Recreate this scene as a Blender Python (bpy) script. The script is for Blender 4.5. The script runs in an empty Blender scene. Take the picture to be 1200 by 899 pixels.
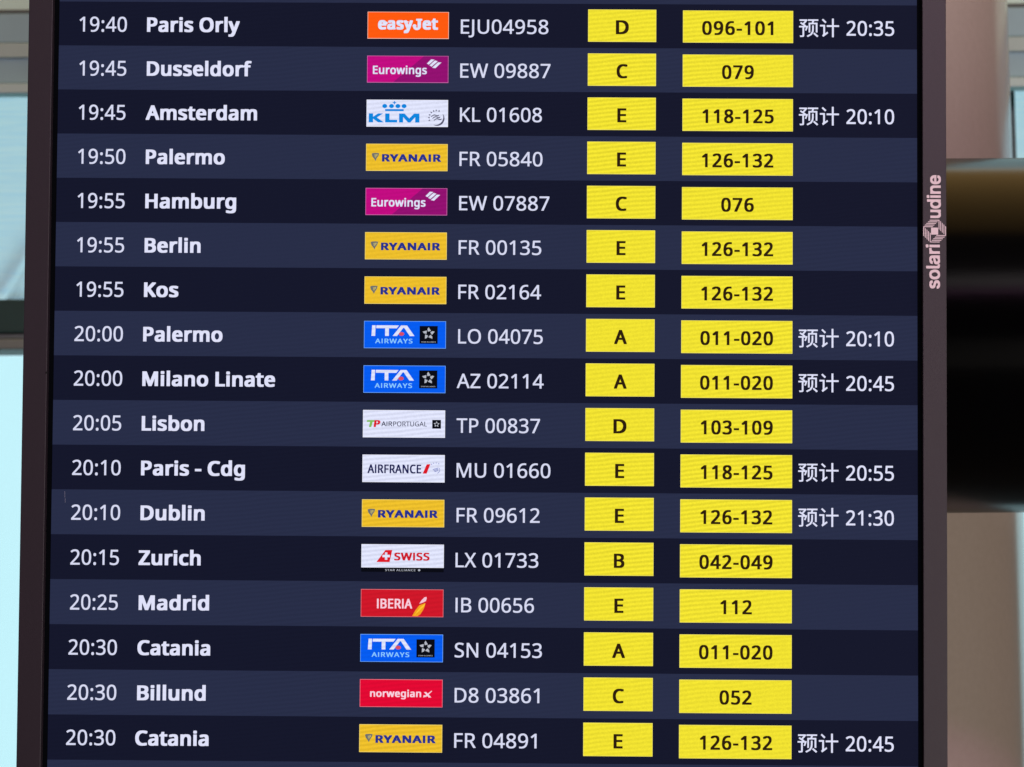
# Airport departure board, seen close up from slightly below, with a pillar, a black tube and a glazed wall behind it.
import bpy, bmesh, math, random
from mathutils import Vector, Matrix, Euler
from mathutils.geometry import tessellate_polygon

sc = bpy.context.scene
col = sc.collection
R = math.radians
random.seed(4)

# ------------------------------------------------------------------ camera
F = 2400.0                                    # focal length in photo pixels (photo 1200 x 899)
CAM_Z = 1.65
PITCH, ROLL = R(6.0), R(-0.36)
cam = bpy.data.cameras.new('camera'); cam_o = bpy.data.objects.new('camera', cam); col.objects.link(cam_o)
cam.sensor_width = 36.0; cam.lens = 36.0 * F / 1200.0
cam.clip_start = 0.05; cam.clip_end = 500
CAM = Matrix.Translation((0, 0, CAM_Z)) @ Matrix.Rotation(math.pi/2 + PITCH, 4, 'X') @ Matrix.Rotation(ROLL, 4, 'Z')
cam_o.matrix_world = CAM
sc.camera = cam_o
cam.dof.use_dof = True; cam.dof.focus_distance = 1.62; cam.dof.aperture_fstop = 15.0

# ------------------------------------------------------------------ world, light, exposure
w = bpy.data.worlds.new("World"); sc.world = w; w.use_nodes = True
bg = w.node_tree.nodes['Background']
bg.inputs[0].default_value = (0.62, 0.55, 0.53, 1); bg.inputs[1].default_value = 0.13
def area(name, loc, target, sx, sy, color, power):
    l = bpy.data.lights.new(name, 'AREA'); l.shape = 'RECTANGLE'; l.size = sx; l.size_y = sy
    l.color = color; l.energy = power
    o = bpy.data.objects.new(name, l); col.objects.link(o); o.location = loc
    d = Vector(target) - Vector(loc); o.rotation_euler = d.to_track_quat('-Z', 'Y').to_euler()
    return o
area('hall_ceiling_light', (0.6, 2.3, 4.9), (0.6, 2.3, 0), 7, 4.0, (1.0, 0.58, 0.15), 80)
area('hall_front_light', (1.9, -3.0, 4.4), (0.6, 2.0, 2.0), 4.0, 0.7, (1.0, 0.92, 0.90), 160)
area('tube_streak_light', (1.6, -2.9, 3.72), (0.5, 1.9, 1.9), 3.0, 0.16, (0.95, 0.34, 0.80), 62)  # added narrow purple lamp, placed for the streak reflected in the tube
area('floor_bounce_light', (2.6, -1.2, 0.05), (0.6, 2.7, 1.9), 3.5, 2.5, (1.0, 0.92, 0.84), 190)
sc.view_settings.view_transform = 'Standard'; sc.view_settings.look = 'None'
sc.view_settings.exposure = 0; sc.view_settings.gamma = 1; sc.view_settings.use_curve_mapping = False
sc.cycles.use_denoising = True
sc.cycles.max_bounces = 8

# ------------------------------------------------------------------ board pose (fitted) in camera space
BW = 0.68                                     # width of the lit rows in metres
PITCH_V = 0.05176                             # row height as a fraction of that width
ra, rb, rc = -0.0425, 0.00842, 0.00629
T = Vector((-0.03136, -0.02966, 2.37135))
def rmat():
    cx, sx, cy, sy, cz, sz = math.cos(ra), math.sin(ra), math.cos(rb), math.sin(rb), math.cos(rc), math.sin(rc)
    return Matrix(((cz,-sz,0),(sz,cz,0),(0,0,1))) @ Matrix(((cy,0,sy),(0,1,0),(-sy,0,cy))) @ Matrix(((1,0,0),(0,cx,-sx),(0,sx,cx)))
RM = rmat()
FLIP = Matrix(((1,0,0),(0,-1,0),(0,0,-1)))    # camera image space (x right, y down, z forward) <-> camera object space
B2C = Matrix(((1,0,0),(0,0,-1),(0,1,0)))      # board local (x right, y away, z up) -> image space
BOARD = CAM @ (Matrix.Translation(FLIP @ (T*BW)) @ (FLIP @ RM @ B2C).to_4x4())
def B(px, py):
    """photo pixel -> (x, z) on the board plane in metres, board local"""
    d = Vector(((px-600)/F, (py-449.5)/F, 1.0))
    n = RM @ Vector((0,0,1)); t = T*BW
    p = d * (n.dot(t) / n.dot(d)) - t
    q = RM.transposed() @ p
    return q.x, -q.y
PX = BW/1009.0                                # one photo pixel on the board, metres
RH = PITCH_V*BW                               # row height
def rowz(v): return -(v-8)*RH                 # board-local z of row boundary v
def at(px, py, Y):
    """photo pixel -> world point on the plane y = Y"""
    d = (CAM.to_3x3() @ Vector(((px-600)/F, -(py-449.5)/F, -1.0)))
    return Vector((0,0,CAM_Z)) + d*(Y/d.y)

# ------------------------------------------------------------------ materials
def lin(c):
    return tuple(((v/255)/12.92 if v/255 <= .04045 else ((v/255+.055)/1.055)**2.4) for v in c) + (1,)
def new_mat(name):
    m = bpy.data.materials.new(name); m.use_nodes = True
    return m, m.node_tree, m.node_tree.nodes, m.node_tree.links
# texture of the lit panel: LCD pixel grid beating with fine slanted bands, uneven from place to place
def panel_group():
    g = bpy.data.node_groups.new('panel_texture', 'ShaderNodeTree')
    g.interface.new_socket('Amount', in_out='INPUT', socket_type='NodeSocketFloat')
    g.interface.new_socket('Value', in_out='OUTPUT', socket_type='NodeSocketFloat')
    N, L = g.nodes, g.links
    gi = N.new('NodeGroupInput'); go = N.new('NodeGroupOutput')
    tc = N.new('ShaderNodeTexCoord')
    mp = N.new('ShaderNodeMapping'); mp.inputs['Rotation'].default_value = (0, R(5.5), 0)
    L.new(tc.outputs['Object'], mp.inputs[0])
    # fine wavy interference lines
    n1 = N.new('ShaderNodeTexWave'); n1.bands_direction = 'Z'; n1.inputs['Scale'].default_value = 92
    n1.inputs['Distortion'].default_value = 2.6; n1.inputs['Detail'].default_value = 1.5; n1.inputs['Detail Scale'].default_value = .28
    L.new(mp.outputs[0], n1.inputs[0])
    # where the streaks are strong
    n2 = N.new('ShaderNodeTexNoise'); n2.inputs['Scale'].default_value = 5.0; n2.inputs['Detail'].default_value = 0
    L.new(tc.outputs['Object'], n2.inputs[0])
    mr = N.new('ShaderNodeMapRange'); mr.inputs['From Min'].default_value = .34; mr.inputs['From Max'].default_value = .6
    mr.inputs['To Min'].default_value = .12; mr.inputs['To Max'].default_value = .34
    L.new(n2.outputs[0], mr.inputs[0])
    s1 = N.new('ShaderNodeMath'); s1.operation = 'SUBTRACT'; s1.inputs[1].default_value = .5; L.new(n1.outputs['Fac'], s1.inputs[0])
    s2 = N.new('ShaderNodeMath'); s2.operation = 'MULTIPLY'; L.new(s1.outputs[0], s2.inputs[0]); L.new(mr.outputs[0], s2.inputs[1])
    # pixel grain
    n3 = N.new('ShaderNodeTexNoise'); n3.inputs['Scale'].default_value = 900; n3.inputs['Detail'].default_value = 1
    L.new(tc.outputs['Object'], n3.inputs[0])
    s3 = N.new('ShaderNodeMath'); s3.operation = 'SUBTRACT'; s3.inputs[1].default_value = .5; L.new(n3.outputs[0], s3.inputs[0])
    s4 = N.new('ShaderNodeMath'); s4.operation = 'MULTIPLY_ADD'; L.new(s3.outputs[0], s4.inputs[0]); s4.inputs[1].default_value = .42
    L.new(s2.outputs[0], s4.inputs[2])
    s5 = N.new('ShaderNodeMath'); s5.operation = 'MULTIPLY_ADD'; L.new(s4.outputs[0], s5.inputs[0]); L.new(gi.outputs[0], s5.inputs[1]); s5.inputs[2].default_value = 1
    L.new(s5.outputs[0], go.inputs[0])
    return g
PG = panel_group()
_cache = {}
def lit(c, amount=0.35):
    """screen pixels of the given display colour (0-255)"""
    k = (c, amount)
    if k in _cache: return _cache[k]
    m, nt, N, L = new_mat('screen_light_%02x%02x%02x' % c)
    p = N['Principled BSDF']
    p.inputs['Base Color'].default_value = (.001,.001,.0012,1); p.inputs['Roughness'].default_value = .5
    p.inputs['Specular IOR Level'].default_value = .01
    p.inputs['Emission Color'].default_value = lin(c)
    g = N.new('ShaderNodeGroup'); g.node_tree = PG; g.inputs[0].default_value = amount
    L.new(g.outputs[0], p.inputs['Emission Strength'])
    _cache[k] = m; return m
def solid(name, c, rough=.5, metal=0, bump=0, bscale=300, var=0, spec=.5):
    m, nt, N, L = new_mat(name); p = N['Principled BSDF']
    p.inputs['Base Color'].default_value = tuple(c)+(1,); p.inputs['Roughness'].default_value = rough
    p.inputs['Metallic'].default_value = metal; p.inputs['Specular IOR Level'].default_value = spec
    tc = N.new('ShaderNodeTexCoord')
    if var:
        n = N.new('ShaderNodeTexNoise'); n.inputs['Scale'].default_value = bscale; n.inputs['Detail'].default_value = 4
        L.new(tc.outputs['Object'], n.inputs[0])
        mr = N.new('ShaderNodeMapRange'); mr.inputs['To Min'].default_value = 1-var; mr.inputs['To Max'].default_value = 1+var
        mr.inputs['From Min'].default_value = .3; mr.inputs['From Max'].default_value = .7
        L.new(n.outputs[0], mr.inputs[0])
        mx = N.new('ShaderNodeVectorMath'); mx.operation = 'SCALE'; mx.inputs[0].default_value = c
        L.new(mr.outputs[0], mx.inputs['Scale']); L.new(mx.outputs[0], p.inputs['Base Color'])
    if bump:
        n = N.new('ShaderNodeTexNoise'); n.inputs['Scale'].default_value = bscale; L.new(tc.outputs['Object'], n.inputs[0])
        b = N.new('ShaderNodeBump'); b.inputs['Strength'].default_value = bump; b.inputs['Distance'].default_value = .001
        L.new(n.outputs[0], b.inputs['Height']); L.new(b.outputs[0], p.inputs['Normal'])
    return m

# ------------------------------------------------------------------ object helpers
def link(name, me, mats, parent=None, **props):
    for m in (mats if isinstance(mats, (list, tuple)) else [mats]): me.materials.append(m)
    o = bpy.data.objects.new(name, me); col.objects.link(o)
    if parent is not None: o.parent = parent
    for k, v in props.items(): o[k] = v
    return o
def empty(name, loc=(0,0,0), mat=None, **props):
    o = bpy.data.objects.new(name, None); col.objects.link(o); o.location = loc
    if mat is not None: o.matrix_world = mat
    o.empty_display_size = .1
    for k, v in props.items(): o[k] = v
    return o
def bm_mesh(bm, name, smooth=False):
    me = bpy.data.meshes.new(name); bm.to_mesh(me); bm.free()
    if smooth:
        for p in me.polygons: p.use_smooth = True
    return me
def bm_box(bm, x0, x1, y0, y1, z0, z1, bevel=0):
    r = bmesh.ops.create_cube(bm, size=1)
    for v in r['verts']:
        v.co = Vector(((x0+x1)/2+v.co.x*(x1-x0), (y0+y1)/2+v.co.y*(y1-y0), (z0+z1)/2+v.co.z*(z1-z0)))
    if bevel:
        es = list({e for v in r['verts'] for e in v.link_edges})
        bmesh.ops.bevel(bm, geom=es, offset=bevel, segments=2, affect='EDGES', profile=.5)
def box(name, x0, x1, y0, y1, z0, z1, mats, parent=None, bevel=0, **props):
    bm = bmesh.new(); bm_box(bm, x0, x1, y0, y1, z0, z1, bevel)
    return link(name, bm_mesh(bm, name), mats, parent, **props)

# flat print on the screen: polygons in board coordinates, each with a material and a layer
EPS = 0.00025
_cv = bpy.data.curves.new('outline', 'CURVE'); _cv.dimensions = '2D'; _cv.fill_mode = 'BOTH'
_co = bpy.data.objects.new('outline', _cv)
def fill(contours):
    """triangles of a flat shape given by its outlines (outer edges and holes)"""
    S_ = 100.0
    cs = []
    for c in contours:
        q = [c[0]]
        for p in c[1:]:
            if abs(p[0]-q[-1][0])+abs(p[1]-q[-1][1]) > 2e-6: q.append(p)
        if abs(q[0][0]-q[-1][0])+abs(q[0][1]-q[-1][1]) < 2e-6: q.pop()
        if len(q) > 2: cs.append(q)
    if len(cs) == 1 and len(cs[0]) == 4 and all(_cross(cs[0], i) > 0 for i in range(4)) : return [(0,1,2,3)], cs[0]
    _cv.splines.clear()
    for c in cs:
        sp = _cv.splines.new('POLY'); sp.points.add(len(c)-1); sp.use_cyclic_u = True
        for i, (x, z) in enumerate(c): sp.points[i].co = (x*S_, z*S_, 0, 1)
    me = _co.to_mesh()
    vs = [(v.co.x/S_, v.co.y/S_) for v in me.vertices]; fs = [tuple(p.vertices) for p in me.polygons]
    _co.to_mesh_clear()
    return fs, vs
def _cross(c, i):
    (ax, az), (bx_, bz_), (cx_, cz_) = c[i-2], c[i-1], c[i]
    return (bx_-ax)*(cz_-bz_)-(bz_-az)*(cx_-bx_)
class Print:
    def __init__(s): s.v = []; s.f = []; s.m = []; s.mats = []
    def mi(s, m):
        if m not in s.mats: s.mats.append(m)
        return s.mats.index(m)
    def polys(s, contours, m, layer):
        tris, flat = fill(contours)
        base = len(s.v); k = s.mi(m)
        s.v += [(x, -layer*EPS, z) for x, z in flat]
        for t in tris:
            (ax, az), (bx_, bz_), (cx_, cz_) = (flat[i] for i in t[:3])
            if (bx_-ax)*(cz_-az)-(bz_-az)*(cx_-ax) < 0: t = t[::-1]      # face the viewer (-y)
            s.f.append(tuple(base+i for i in t)); s.m.append(k)
    def rect(s, x0, z0, x1, z1, m, layer): s.polys([[(x0,z0),(x1,z0),(x1,z1),(x0,z1)]], m, layer)
    def build(s, name, parent, **props):
        me = bpy.data.meshes.new(name); me.from_pydata(s.v, [], s.f)
        for i, k in enumerate(s.m): me.polygons[i].material_index = k
        return link(name, me, s.mats, parent, **props)

# ------------------------------------------------------------------ lettering: outlines, per 1000 units of em
GLYPHS = {
 'noto': {
  '0': [572,[523,358,510,203,493,140,468,87,436,46,394,15,344,-4,285,-10,212,1,152,34,107,88,74,160,55,251,49,358,55,466,72,556,103,628,148,682,208,714,285,725,358,714,418,682,464,628,497,556,516,466],[137,358,141,268,151,195,171,138,198,97,236,73,285,65,334,73,371,97,400,137,419,194,430,268,434,358,430,448,419,520,400,577,371,617,334,642,285,650,236,642,198,617,171,577,151,520,141,448]],
  '1': [572,[355,0,269,0,269,499,269,548,271,585,273,622,244,595,211,567,135,505,89,564,282,714,355,714]],
  '2': [572,[520,0,48,0,48,73,235,262,326,358,382,440,396,483,401,529,392,581,366,618,326,641,275,649,226,644,183,631,103,581,56,640,117,683,190,713,275,724,337,718,390,701,433,673,464,635,484,589,491,534,485,480,468,429,440,380,404,333,308,231,159,84,159,80,520,80]],
  '3': [572,[493,547,489,502,475,464,453,432,423,407,387,388,345,376,345,372,420,353,473,318,504,267,515,203,508,144,486,92,449,49,397,17,327,-3,241,-10,137,-1,45,29,45,111,142,76,242,64,325,73,381,101,412,146,423,205,417,246,399,277,371,301,331,318,281,328,223,331,154,331,154,406,224,406,278,410,322,423,357,443,382,470,398,503,403,541,394,587,368,621,327,643,273,650,204,642,146,621,93,590,49,650,92,678,143,702,204,718,272,724,370,711,438,674,479,617]],
  '4': [572,[552,162,448,162,448,0,363,0,363,162,21,162,21,237,357,718,448,718,448,241,552,241],[363,466,363,513,365,554,366,590,368,624,364,624,344,583,321,546,107,241,363,241]],
  '5': [572,[275,438,343,432,402,413,450,383,485,341,508,290,515,228,507,159,483,100,444,53,391,18,326,-3,248,-10,144,0,63,29,63,112,150,77,249,65,299,69,341,81,377,103,403,132,419,171,425,219,414,281,382,326,326,355,246,364,182,359,124,349,80,377,107,714,465,714,465,634,182,634,165,427,211,434]],
  '6': [572,[55,305,63,427,93,540,118,591,151,635,193,672,244,700,307,718,382,724,428,722,470,715,470,640,429,649,384,652,321,646,269,629,228,602,196,566,174,523,158,474,143,363,149,363,187,406,242,436,318,447,376,441,426,421,468,390,499,347,519,294,525,230,518,161,497,102,463,54,418,19,363,-3,298,-10,249,-5,203,9,162,33,125,67,96,111,73,165,60,230],[297,64,354,74,399,104,428,156,438,230,429,291,403,338,360,368,300,378,256,373,218,358,187,336,163,309,149,278,144,247,153,182,182,123,230,80,261,68]],
  '7': [572,[136,0,429,634,44,634,44,714,523,714,523,646,233,0]],
  '8': [572,[285,724,344,719,396,704,439,680,471,647,492,604,499,553,494,513,480,478,431,421,363,378,443,330,475,302,500,269,517,230,522,185,515,129,493,81,458,43,411,14,354,-4,288,-10,217,-4,157,13,111,41,76,78,56,126,49,182,54,228,69,267,93,300,124,329,197,373,133,418,88,477,76,513,72,554,79,605,100,646,133,680,176,704,227,719],[135,181,144,133,172,94,219,69,286,60,350,69,397,94,426,134,436,184,431,217,417,245,365,293,286,331,270,337,196,296,150,246,139,216],[284,653,234,646,193,626,167,594,158,550,162,516,175,488,223,445,289,412,351,445,395,488,408,517,412,550,403,594,377,626,336,646]],
  '9': [572,[520,409,511,287,482,173,457,123,424,78,382,41,330,13,267,-4,192,-10,145,-7,102,0,102,75,144,65,190,62,254,68,305,85,346,112,378,147,401,190,417,239,431,350,425,350,387,308,331,278,255,267,198,273,147,292,106,324,75,366,56,419,50,483,57,553,78,612,113,660,158,695,214,717,278,724,327,719,373,704,414,680,450,646,479,602,501,548,515,484],[278,650,222,640,176,609,147,557,137,484,145,422,171,375,213,346,274,336,319,341,357,355,388,378,411,405,426,436,431,467,421,531,393,591,345,634,314,646]],
  ':': [268,[72,54,76,85,90,106,110,117,133,121,157,117,177,106,191,85,196,54,191,23,177,2,157,-10,133,-14,110,-10,90,2,76,23],[72,482,76,514,90,535,110,546,133,550,157,546,177,535,191,514,196,482,191,451,177,430,157,418,133,414,110,418,90,430,76,451]],
  '-': [322,[40,229,40,307,282,307,282,229]],
  'A': [639,[545,0,459,221,176,221,91,0,0,0,279,717,360,717,638,0],[352,517,342,546,328,589,318,624,307,583,296,546,287,517,206,301,432,301]],
  'B': [650,[301,714,419,704,503,674,555,620,572,537,568,497,556,462,537,433,510,408,477,390,436,379,436,374,517,348,550,325,575,294,591,254,596,203,588,143,566,92,530,52,480,23,420,6,348,0,97,0,97,714],[319,410,397,417,445,439,470,476,479,527,469,578,437,611,384,631,305,637,187,637,187,410],[187,335,187,76,331,76,412,85,463,113,491,156,500,210,496,246,483,276,461,301,428,319,383,331,324,335]],
  'C': [632,[403,645,349,640,300,625,258,601,222,568,194,527,173,477,160,421,156,357,163,275,183,204,218,146,265,104,327,78,402,69,491,77,573,97,573,19,490,-3,389,-10,289,1,207,35,143,89,97,163,70,253,61,358,67,435,83,506,111,568,149,622,198,665,257,698,326,717,404,724,510,713,601,682,565,606,491,633]],
  'D': [730,[669,364,658,254,624,163,570,92,497,41,405,10,296,0,97,0,97,714,317,714,418,704,504,674,574,625,626,556,658,470],[574,361,566,447,542,517,504,570,450,607,384,630,304,637,187,637,187,77,284,77,411,95,501,148,556,237]],
  'E': [556,[496,0,97,0,97,714,496,714,496,635,187,635,187,412,478,412,478,334,187,334,187,79,496,79]],
  'F': [519,[187,0,97,0,97,714,496,714,496,635,187,635,187,382,477,382,477,303,187,303]],
  'G': [728,[407,377,654,377,654,27,537,-1,403,-10,301,1,216,34,149,88,100,161,71,252,61,357,72,461,105,551,159,624,231,678,323,713,431,724,544,713,644,682,610,604,524,633,426,645,347,636,280,610,226,568,187,510,163,440,155,357,162,277,182,206,218,148,269,104,337,77,424,68,504,73,564,85,564,297,407,297]],
  'I': [339,[298,0,40,0,40,52,124,71,124,642,40,662,40,714,298,714,298,662,214,642,214,71,298,52]],
  'J': [273,[-4,-190,-46,-186,-78,-177,-78,-101,-44,-108,-6,-111,42,-101,62,-87,78,-66,89,-36,92,4,92,714,182,714,182,11,176,-52,159,-102,131,-141,94,-168,48,-185]],
  'K': [619,[619,0,513,0,260,341,187,277,187,0,97,0,97,714,187,714,187,362,248,430,310,498,503,714,608,714,325,403]],
  'L': [524,[97,0,97,714,187,714,187,80,499,80,499,0]],
  'M': [907,[412,0,177,626,173,626,176,575,179,507,180,433,180,0,97,0,97,714,230,714,450,129,454,129,678,714,810,714,810,0,721,0,721,439,722,508,725,573,728,625,724,625,486,0]],
  'N': [760,[663,0,558,0,176,593,172,593,175,538,178,471,180,399,180,0,97,0,97,714,201,714,582,123,586,123,583,171,580,241,579,311,579,714,663,714]],
  'O': [781,[720,358,715,279,699,207,673,145,636,91,590,48,533,16,467,-3,391,-10,312,-3,245,16,188,48,142,91,106,145,81,208,66,280,61,359,70,462,97,551,142,624,206,679,290,713,392,725,490,714,572,679,636,625,682,551,711,462],[156,358,162,274,181,203,213,145,258,103,318,77,391,68,465,77,523,103,568,146,600,203,619,274,625,358,611,478,569,569,497,627,392,646,318,637,258,611,213,570,181,512,162,442]],
  'P': [605,[286,714,407,700,490,659,538,593,554,504,539,419,520,381,492,347,453,318,404,296,343,283,269,278,187,278,187,0,97,0,97,714],[278,637,187,637,187,355,259,355,321,359,372,369,411,388,439,416,456,453,461,500,450,560,417,603,360,629]],
  'R': [622,[294,714,375,708,440,691,491,663,526,624,547,573,554,511,549,459,533,416,509,382,479,355,411,320,607,0,502,0,329,295,187,295,187,0,97,0,97,714],[289,636,187,636,187,371,294,371,369,380,421,405,451,448,461,507,456,549,442,582,419,606,386,623,343,633]],
  'S': [549,[502,191,494,132,471,82,433,43,382,14,320,-4,247,-10,171,-6,104,5,51,24,51,110,140,81,251,68,300,71,340,82,371,99,394,122,408,150,412,183,408,215,397,242,377,265,345,286,244,330,163,366,106,411,71,468,60,542,67,595,89,639,124,675,169,702,225,718,288,724,396,713,485,684,457,607,376,634,286,645,245,642,211,632,185,616,166,595,155,570,151,541,155,508,166,481,186,458,215,438,307,397,413,347,452,318,479,284,496,242]],
  'T': [556,[323,0,233,0,233,635,10,635,10,714,545,714,545,635,323,635]],
  'U': [731,[640,252,632,182,610,118,572,65,518,24,449,-1,362,-10,245,8,159,62,107,147,90,254,90,714,180,714,180,251,192,174,226,116,285,80,367,68,426,74,472,91,508,119,532,156,546,201,551,252,551,714,640,714]],
  'W': [930,[917,714,727,0,636,0,497,468,485,511,474,553,465,587,461,609,457,587,450,553,439,510,427,465,292,0,201,0,12,714,106,714,217,278,228,232,237,188,245,147,251,108,257,149,266,192,277,238,289,283,415,714,508,714,639,280,652,233,663,188,671,145,678,108,686,160,698,218,713,279,823,714]],
  'X': [586,[582,0,480,0,291,310,99,0,4,0,241,372,19,714,119,714,294,434,470,714,565,714,344,374]],
  'Y': [566,[283,363,469,714,566,714,328,277,328,0,238,0,238,273,0,714,98,714]],
  'Z': [572,[533,0,38,0,38,68,414,634,50,634,50,714,523,714,523,646,147,80,533,80]],
  'H': [741,[643,0,553,0,553,333,187,333,187,0,97,0,97,714,187,714,187,412,553,412,553,714,643,714]],
  'V': [600,[600,714,345,0,255,0,0,714,94,714,255,256,274,200,288,148,300,100,311,149,326,201,345,258,505,714]],
  'a': [561,[288,545,373,534,433,502,468,446,480,365,480,0,416,0,399,76,395,76,347,27,291,-1,215,-10,169,-6,128,7,94,29,68,59,52,100,46,149,62,220,109,272,189,306,303,320,394,323,394,355,387,412,365,448,330,467,283,474,203,461,132,433,105,499,188,531],[314,259,229,249,175,227,147,193,137,148,144,109,164,82,196,66,235,61,297,70,348,98,382,146,393,214,393,262]],
  'b': [615,[173,575,171,511,168,465,173,465,200,496,236,522,282,539,339,545,429,528,499,475,545,389,560,268,553,183,532,114,499,60,455,21,401,-2,339,-10,282,-4,236,13,200,38,173,68,166,68,148,0,85,0,85,760,173,760],[324,472,273,467,234,450,206,423,187,384,176,334,173,271,173,267,181,180,205,115,252,76,326,63,389,76,433,116,460,181,469,269,460,357,433,421,388,459]],
  'c': [480,[300,-10,233,-3,173,19,124,56,86,109,63,178,55,265,63,355,88,426,127,480,177,517,238,539,306,546,385,537,447,517,420,444,364,461,304,469,255,463,215,446,184,417,163,378,150,327,146,266,150,207,163,157,184,118,214,89,252,72,299,66,376,75,438,97,438,19,378,-2]],
  'd': [615,[275,-10,185,7,115,59,70,146,55,267,70,388,115,475,186,528,276,546,349,535,403,507,442,467,448,467,444,505,442,546,442,760,530,760,530,0,459,0,446,72,442,72,403,30,349,1],[289,63,361,75,408,109,434,168,443,250,443,266,435,354,410,419,363,460,288,473,226,459,181,416,155,350,146,265,155,180,181,116,226,76]],
  'e': [564,[292,546,356,538,410,516,454,480,486,431,506,372,513,304,513,251,146,251,159,171,192,112,246,77,317,65,407,74,489,102,489,25,408,-1,313,-10,241,-2,178,21,127,60,87,113,63,182,55,264,62,346,84,415,120,471,167,512,225,538],[291,474,235,464,191,433,162,385,148,321,421,321,417,364,407,401,389,431,365,454,332,469]],
  'f': [344,[332,468,197,468,197,0,109,0,109,468,15,468,15,509,109,539,109,570,114,633,129,682,155,719,189,745,232,760,283,765,341,759,387,747,364,678,327,688,284,693,246,686,218,663,202,626,197,571,197,536,332,536]],
  'g': [615,[275,546,325,541,370,526,410,501,443,465,448,465,460,536,530,536,530,-9,523,-79,504,-136,471,-182,425,-214,365,-234,290,-240,183,-231,97,-206,97,-125,186,-156,295,-167,357,-157,403,-126,433,-79,443,-16,443,5,444,40,446,71,442,71,411,35,373,10,328,-5,276,-10,183,8,113,63,70,150,55,267,70,382,113,470,183,527],[287,472,245,466,210,448,183,418,163,378,150,327,146,266,155,179,182,114,227,75,289,62,359,72,385,86,407,105,435,163,444,246,444,267,440,333,427,385,406,424,376,451,336,467]],
  'h': [618,[173,537,171,498,168,462,174,462,217,508,275,535,341,545,401,540,449,524,488,498,515,461,531,412,537,349,537,0,450,0,450,343,443,400,421,440,384,464,330,472,276,466,236,449,207,422,187,383,177,335,173,277,173,0,85,0,85,760,173,760]],
  'i': [258,[173,536,173,0,85,0,85,536],[130,737,165,723,177,706,181,681,177,656,165,639,130,625,110,628,93,639,82,656,78,681,82,706,93,723,110,734]],
  'j': [258,[22,-240,-22,-236,-55,-228,-55,-157,-24,-164,11,-167,40,-163,64,-149,80,-124,85,-83,85,536,173,536,173,-80,169,-127,157,-166,137,-198,108,-221,70,-235],[78,681,82,706,93,723,110,734,130,737,165,723,177,706,181,681,177,656,165,639,130,625,110,628,93,639,82,656]],
  'k': [534,[172,363,171,321,168,276,172,276,190,299,214,329,236,355,407,536,510,536,293,307,525,0,419,0,233,250,172,197,172,0,85,0,85,760,172,760]],
  'l': [258,[173,0,85,0,85,760,173,760]],
  'm': [935,[673,546,752,534,809,499,843,439,854,349,854,0,767,0,767,345,760,400,740,440,707,464,658,472,591,461,546,427,521,372,513,296,513,0,426,0,426,345,414,415,399,440,378,458,350,468,316,472,268,466,231,449,204,422,186,384,176,336,173,278,173,0,85,0,85,536,156,536,169,463,174,463,215,509,270,537,332,546,389,540,435,524,471,496,496,456,501,456,533,496,574,524,622,540]],
  'n': [618,[343,546,427,534,488,499,525,439,537,349,537,0,450,0,450,343,443,400,421,440,384,464,330,472,255,460,207,422,181,361,173,278,173,0,85,0,85,536,156,536,169,463,174,463,218,509,277,537]],
  'o': [605,[551,269,547,206,533,150,512,103,483,63,447,31,405,8,355,-5,301,-10,250,-5,203,8,161,31,125,63,96,103,73,150,60,206,55,269,62,351,85,419,121,474,171,513,232,538,304,546,373,538,432,513,482,474,519,419,543,351],[146,269,150,210,163,159,184,118,214,88,254,69,303,63,352,69,392,88,422,118,443,159,456,210,460,269,456,328,443,378,422,418,391,447,352,466,302,472,231,459,183,418,155,354]],
  'p': [615,[340,546,429,529,499,477,545,391,560,269,553,185,532,115,499,61,455,21,402,-2,339,-10,266,1,211,29,173,68,167,68,171,25,173,-20,173,-240,85,-240,85,536,157,536,169,463,173,463,211,505,265,535],[324,472,275,467,237,451,208,426,189,390,177,343,173,286,173,269,176,208,187,157,206,117,234,87,274,69,326,63,371,70,406,90,434,122,453,163,465,213,469,270,460,353,433,417,388,458]],
  'r': [413,[335,546,367,544,398,540,387,459,358,464,329,466,270,453,220,416,185,360,173,286,173,0,85,0,85,536,157,536,167,438,171,438,212,492,267,531,300,542]],
  's': [479,[434,148,427,100,408,61,376,30,334,8,282,-5,220,-10,123,-1,52,24,52,104,129,74,222,61,280,66,319,82,342,108,349,140,338,176,298,208,217,244,128,284,95,306,71,332,56,364,51,404,65,464,106,509,171,537,252,546,343,536,423,510,393,440,322,464,246,474,198,470,163,456,142,436,135,409,148,371,191,341,273,307,360,268,392,246,415,219,429,187]],
  't': [361,[264,62,305,65,339,73,339,6,299,-5,249,-10,209,-6,171,4,139,24,114,55,97,98,92,156,92,468,16,468,16,510,93,545,128,659,180,659,180,536,335,536,335,468,180,468,180,158,186,115,203,85,230,68]],
  'u': [618,[533,536,533,0,461,0,448,71,444,71,400,25,341,-1,274,-10,215,-5,167,10,128,37,101,74,84,123,79,185,79,536,168,536,168,191,175,135,197,95,234,71,287,63,341,69,381,85,411,113,430,151,441,200,445,257,445,536]],
  'w': [786,[431,303,419,344,408,383,400,418,394,445,390,445,384,418,376,383,366,343,354,302,258,1,158,1,11,537,102,537,176,251,191,192,203,136,211,91,215,91,222,121,230,159,240,199,251,235,346,537,442,537,534,235,548,186,562,135,570,92,574,92,581,134,594,190,610,251,685,537,775,537,626,1,523,1]],
  'y': [510,[1,536,95,536,211,231,229,179,245,130,256,85,260,85,279,150,306,232,415,536,510,536,279,-74,234,-161,206,-195,172,-219,132,-235,84,-240,42,-237,11,-232,11,-162,37,-166,70,-168,123,-156,162,-123,189,-73,217,-2]],
  'z': [470,[431,0,39,0,39,58,327,468,56,468,56,536,424,536,424,470,140,68,431,68]],
 },
 'inter': {
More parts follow.
